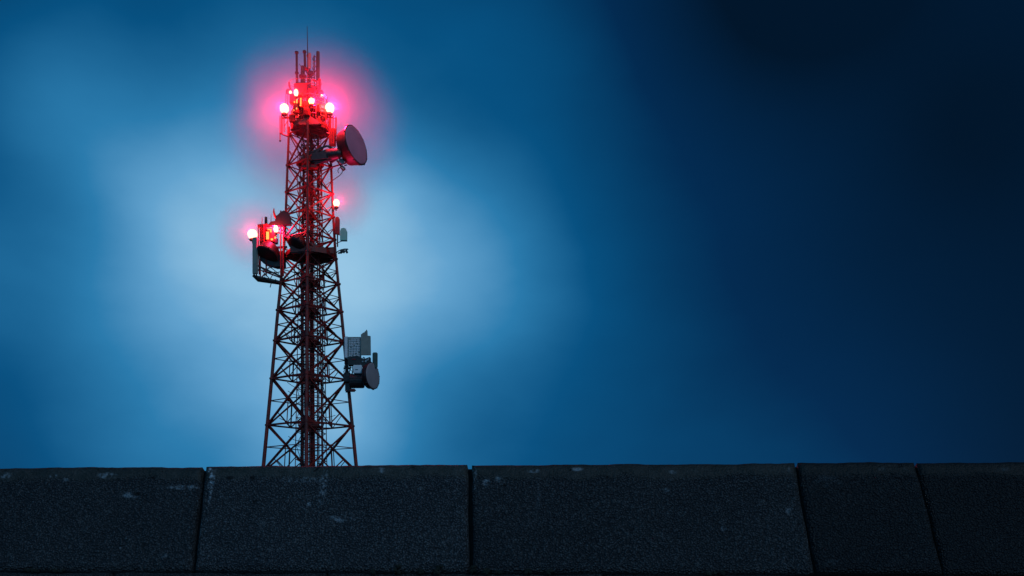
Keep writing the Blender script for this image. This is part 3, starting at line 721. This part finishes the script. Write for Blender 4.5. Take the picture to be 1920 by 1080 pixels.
# ------------------------------------------------------------------ left side platform (455-540 px)
t = Root('side_platform', P(505, 523, 0), 'side platform bracket cantilevered from the left leg with cross-braced underside', 'platform')
b = B()
C0, C1 = P(480, 521.5, -.5), P(530, 533, -.2)
for dy in (-.65, .55):
    bar(b, P(479, 522, dy), P(531, 531.5, dy * .4), .11); bar(b, P(487, 503, dy), P(530, 521, dy * .4), .08)
    bar(b, P(481, 521, dy), P(492, 509, dy), .06); bar(b, P(492, 509, dy), P(510, 527, dy), .045); bar(b, P(510, 505, dy), P(500, 523, dy), .045); bar(b, P(510, 505, dy), P(528, 519, dy), .045)
for x, y in ((479, 522), (500, 525), (520, 529)): bar(b, P(x, y, -.65), P(x, y, .55), .07)
t.part('bracket', b, STEEL)
b = B(); poly_slab(b, [P(480, 520.5, -.6), P(528, 529.5, -.3), P(528, 529.5, .3), P(480, 520.5, .5)], .03); t.part('deck', b, GALV)
b = B()
for x in (492, 503, 530, 535): tube(b, P(x, 425 if x < 520 else 400, -.5), P(x, 522, -.5), .045, n=8)
bar(b, P(488, 428, -.6), P(508, 428, -.6), .09); bar(b, P(508, 428, -.6), P(545, 440, -.3), .06); bar(b, P(488, 428, .4), P(540, 436, .4), .07)
bar(b, P(488, 428, -.6), P(488, 428, .4), .06); bar(b, P(489, 430, -.6), P(491, 520, -.6), .07)
t.part('frame', b, RED2)
b = B(); path(b, [P(511.5, 526, -.4), P(512.5, 531, -.4), P(511, 536, -.4), P(509.5, 542, -.4)], .025, 6); path(b, curve(P(486, 500, -.5), P(528, 512, -.3), (0, 0, -.25), 8), .028, 6); path(b, curve(P(497, 512, -.5), P(528, 505, -.3), (0, 0, .12), 8), .02, 6)
t.part('dangling_cable', b, BLACK)
panel(485.5, 453, 521, -.85, .34, .16, 'tall grey panel antenna on the outer left of the side platform', GREY, yaw=-.35, group='panel antennas at mid height', pipe_to=523)
# lit cabinets of the platform
cabinet(492, 427, 502, 462, -.55, .3, 'upright red cabinet beside the outermost left lamp', fins=3, group='radio cabinets on the side platform')
cabinet(504, 434, 519, 459, -.5, .3, 'orange-lit cabinet in the middle of the side platform', fins=0, lit=[(507, 448, 5, 14), (513, 440, 3, 4), (511, 437, 8, 1.6), (515, 455, 4, 3), (521, 452, 2.4, 4)], group='radio cabinets on the side platform')
for x, y0, y1, w, lb in ((494.8, 412, 430, .07, 'thin red stub antenna at the left end of the side platform'), (502.5, 412, 430, .19, 'thick square-topped stub antenna on the side platform'), (511.5, 406, 430, .05, 'short spike antenna left of the dark box')):
    rod('stub_antenna', P(x, y1, -.5), P(x + (.8 if w < .1 else 0), y0, -.5), w / 2, w / (6 if w < .1 else 2.3), lb, RED2 if w < .1 else STEEL, (), 'stub antennas on the side platform')
t = Root('equipment_box', P(536, 432, -.7), 'dark angular box with a curled horn above the side platform', 'equipment box')
b = B(); plate(b, [P(523, 414, -.7), P(528, 410.5, -.7), P(532, 406, -.7), P(538, 403.5, -.7), P(547, 407.5, -.7), P(550, 420, -.7), P(551, 429, -.7), P(543, 429, -.7), P(530, 430.5, -.7), P(516, 431.5, -.7), P(510, 429, -.7), P(514, 424, -.7), P(522, 422.5, -.7)], (0, 1, 0), .35); t.part('housing', b, BLACK)
b = B(); path(b, [P(523, 416, -.8), P(520.8, 411, -.8), P(519.3, 405.5, -.8), P(519.6, 399, -.8)], [.07, .07, .055, .03], 8); bar(b, P(542, 405, -.9), P(549, 397.5, -.9), .07); t.part('horn', b, RED2)
# shrouded dish seen from underneath, and the big conical gear in the mast centre
dish((506, 484), -.75, .66, (-.32, -.42, -.80), .72, 'dark drum dish under the lit left side platform', back_r=.8, face=SHROUD, shr=SHROUD, hub=True, dome=.1)
t = Root('dish_cradle', P(520, 503, -.2), 'dark cradle box joining the left drum dish to the tower leg', 'mount')
b = B(); plate(b, [P(492, 482, -.2), P(535, 474, -.2), P(536, 503, -.2), P(520, 504, -.2), P(500, 498, -.2), P(492, 492, -.2)], (0, 1, 0), .6); t.part('housing', b, STEEL)
b = B(); bar(b, P(500, 470, -.5), P(540, 465, -.2), .12); bar(b, P(500, 498, -.4), P(540, 488, -.2), .1); t.part('strut', b, STEEL)
dish((563, 470), -1.3, .55, (-.35, -.5, -.72), .62, 'dark red drum dish in the middle of the mast above the service deck', back_r=.7, face=SHROUD, shr=RED, dome=.14)
t = Root('deck_cabinet', P(570, 486, -1.3), 'low wide dark red cabinet on the mid-mast service deck', 'cabinet')
b = B(); box(b, P(572, 476, -1.0), (1.25, .6, .62), bev=.06); t.part('housing', b, RED)
b = B(); plate(b, [P(588, 462, -.9), P(614, 470, -.6), P(629, 466, -.3), P(628, 478, -.3), P(606, 480, -.6), P(588, 485, -.9)], (0.2, 1, 0), .1); t.part('side_shield', b, RED)
# small gear on the right leg
panel(633.2, 408, 440, -.1, .26, .2, 'bright red round-topped antenna on the right leg', RED2, group='panel antennas at mid height', round_top=True, pipe_to=462)
panel(645.2, 429.5, 452.5, -.15, .40, .22, 'pale teal round-topped antenna beyond the bright red one', TEAL, group='panel antennas at mid height', round_top=True, pipe=False)
t = Root('antenna_arm', P(640, 455, -.05), 'thin bracket holding the teal antenna to the right leg', 'bracket')
b = B(); tube(b, P(628, 437, 0), P(645, 444, 0), .028, n=6); tube(b, P(629, 457, 0), P(641, 453, -.1), .025, n=6); bar(b, P(640, 453.3, -.15), P(652, 453.3, -.15), .05); t.part('arm', b, GALV)
t = Root('camera_arm', P(631, 474, -.1), 'small surveillance camera on an arm from the right leg', 'camera')
b = B(); path(b, [P(630, 474, 0), P(636, 471, -.1), P(641, 469.5, -.15), P(648, 468.5, -.2)], .03, 6); tube(b, P(634, 476, -.1), P(642, 476, -.15), .03, n=6); t.part('arm', b, STEEL)
b = B(); box(b, P(643.5, 472.8, -.2), (.26, .2, .17), rot=Matrix.Rotation(.25, 3, 'Y'), bev=.02); box(b, P(651, 473.5, -.2), (.13, .12, .2), rot=Matrix.Rotation(-.4, 3, 'Y'), bev=.02); tube(b, P(646, 472.8, -.2), P(651, 472.6, -.2), .045, n=8); t.part('body', b, STEEL)
b = B(); box(b, P(650, 469, -.2), (.25, .16, .05), bev=.01); box(b, P(638.5, 475, -.2), (.20, .1, .05), rot=Matrix.Rotation(-.3, 3, 'Y')); t.part('hood', b, GALV)

# ------------------------------------------------------------------ right cluster (620-740 px)
t = Root('mesh_panel_antenna', P(675, 680, -.1), 'grey flat antenna with a perforated half and a toothed top corner', 'antenna')
b = B(); box(b, P(665, 654, -.05), (.80, .22, 1.38), bev=.02); hb = t.part('reflector', b, MESHM)
b = B()
for i in range(7):
    for j in range(12):
        c = P(656.5 + i * 2.9, 637 + j * 3.1, -.18)
        if (i * 7 + j * 3) % 11 != 0: box(b, c, (.065, .05, .065), rot=Matrix.Rotation(.78, 3, 'Y'))
t.part('dimple', b, WHITE)
b = B(); plate(b, [P(678, 629, -.2), P(683, 625, -.2), P(682.7, 627.4, -.2), P(686, 622.5, -.2), P(685.6, 624.6, -.2), P(688.6, 619.4, -.2), P(689.6, 622, -.2), P(690, 631, -.2), P(695.5, 631.6, -.2), P(696, 667, -.2), P(678, 667, -.2)], (0, 1, 0), .18)
t.part('front_plate', b, GREY)
b = B(); box(b, P(649.8, 651.5, 0), (.24, .25, 1.30), bev=.04); t.part('side_radome', b, WHITE)
b = B(); tube(b, P(649, 632, .2), P(649, 735, .2), .07, n=10); bar(b, P(640, 646, .1), P(655, 646, .1), .09); bar(b, P(644, 690, .1), P(657, 690, .1), .11); bar(b, P(650, 716, .1), P(662, 716, .1), .1); t.part('mounting_pole', b, STEEL)
t = Root('radio_unit', P(675, 691, -.1), 'black radio unit hanging below the perforated grey antenna', 'radio')
b = B(); plate(b, [P(654, 672, -.1), P(671, 668.5, -.1), P(684, 675, -.1), P(695, 671, -.1), P(695, 684, -.1), P(688, 690, -.1), P(668, 686, -.1), P(654, 686, -.1)], (0, 1, 0), .5); t.part('housing', b, STEEL)
b = B()
for (x, y, w, h) in ((684, 673, 4, 3), (688, 679, 3, 5), (682, 680, 3, 2), (692, 676, 2, 5)): box(b, P(x, y, -.38), (w * M1, .08, h * M1), rot=Matrix.Rotation(.5, 3, 'Y'), bev=.01)
t.part('connector', b, GALV)
b = B(); box(b, P(665, 675.5, -.37), (.22, .03, .05)); t.part('rust_patch', b, RED2)
b = B()
for i in range(7): path(b, curve(P(655 + i * 2.2, 686, -.2), P(650 + i * 1.9, 714 - (i % 3) * 6, -.1), (random.uniform(-.12, .12), -.05, 0), 8), .024, 6)
t.part('cable_loop', b, BLACK)
panel(703.3, 661, 690, 0, .30, .2, 'narrow dark green antenna above the lower right dish', GREEN, group='panel antennas at mid height', pipe=True, pipe_to=700)
dish((700, 706), -.25, .80, (math.sin(math.radians(67)), -math.cos(math.radians(67)), .04), .40, 'smaller grey drum dish, lowest on the right side of the tower', back_r=.93, face=mat('blue_grey_radome', (.32, .28, .30), .5, 0, .1, 1.5),
     arms=[(P(684, 708, 0), P(655, 708, .1), .06), (P(684, 720, 0), P(655, 724, .1), .05)])
t = Root('dish_transceiver', P(668, 730, -.1), 'dark drum-shaped transceiver box behind the lowest dish', 'transceiver')
b = B(); lathe(b, [(0, 0), (0, .40), (.05, .43), (.78, .43), (.83, .40), (.83, 0)], P(657, 715, -.1), (1, 0, 0), 28); t.part('drum', b, STEEL)
b = B(); box(b, P(672.5, 694.5, -.35), (.52, .25, .50), bev=.03); tb = t.part('label_box', b, WHITE)
b = B(); box(b, P(671, 695.4, -.485), (.16, .02, .035)); t.part('slot', b, BLACK, parent=tb)
b = B(); box(b, P(662, 732.2, -.1), (.36, .3, .18), bev=.06); t.part('foot', b, RED)
b = B()
for y in (708, 712, 716, 720): tube(b, P(657, y, -.55), P(683, y, -.55), .012, n=5)
t.part('rib', b, STEEL)
# cabling and clamps on the right leg by that cluster
b = B()
for i in range(6): path(b, curve(P(647 - i * .8, 670 + i * 5, .1), P(660 + (i % 3), 690 + i * 7, 0), (.05 * (i % 2), -.1, -.15), 8), .02, 5)
box(b, P(651, 708, 0), (.42, .4, .55), bev=.05); box(b, P(653, 727, 0), (.35, .35, .5), bev=.05)
t = Root('cable_junction', P(651, 717, 0), 'black cable junction clamped to the right leg beside the lowest dish', 'junction box'); t.part('junction_body', b, STEEL)

# mist volumes added round the lamps for their bloom: they scatter the red light
def halo(px, py, R_, dens, label, dy):
    bm = bmesh.new(); bmesh.ops.create_icosphere(bm, subdivisions=3, radius=1.0)
    m = bpy.data.materials.new('lamp_halo'); m.use_nodes = True; t = m.node_tree; t.nodes.clear(); l = t.links.new
    tc = t.nodes.new('ShaderNodeTexCoord'); ln = t.nodes.new('ShaderNodeVectorMath'); ln.operation = 'LENGTH'; l(tc.outputs['Object'], ln.inputs[0])
    mr = t.nodes.new('ShaderNodeMapRange'); mr.interpolation_type = 'SMOOTHERSTEP'; l(ln.outputs['Value'], mr.inputs[0])
    mr.inputs[1].default_value = .30; mr.inputs[2].default_value = .98; mr.inputs[3].default_value = dens; mr.inputs[4].default_value = 0
    pv = t.nodes.new('ShaderNodeVolumePrincipled'); pv.inputs['Color'].default_value = (.97, .97, 1, 1); pv.inputs['Anisotropy'].default_value = .2
    nz = t.nodes.new('ShaderNodeTexNoise'); nz.inputs['Scale'].default_value = 1.8; nz.inputs['Detail'].default_value = 3; l(tc.outputs['Object'], nz.inputs['Vector'])
    m2 = t.nodes.new('ShaderNodeMapRange'); l(nz.outputs['Fac'], m2.inputs[0]); m2.inputs[1].default_value = .3; m2.inputs[2].default_value = .7; m2.inputs[3].default_value = .35; m2.inputs[4].default_value = 1.45
    mm = t.nodes.new('ShaderNodeMath'); mm.operation = 'MULTIPLY'; l(mr.outputs[0], mm.inputs[0]); l(m2.outputs[0], mm.inputs[1]); l(mm.outputs[0], pv.inputs['Density'])
    om = t.nodes.new('ShaderNodeOutputMaterial'); l(pv.outputs[0], om.inputs['Volume'])
    o = link('halo', bm, m); o.location = P(px, py, dy); o.scale = (R_, R_, R_)
    tag(o, label, 'halo', kind='stuff')
halo(563, 200, 7.2, .082, 'pink lamp-bloom mist round the head of the tower', 4.2)
halo(462, 419, 3.0, .11, 'pink lamp-bloom mist round the outermost left lamp', 2.0)
halo(632, 366, 2.6, .11, 'pink lamp-bloom mist round the lone lamp on the right leg', 1.8)
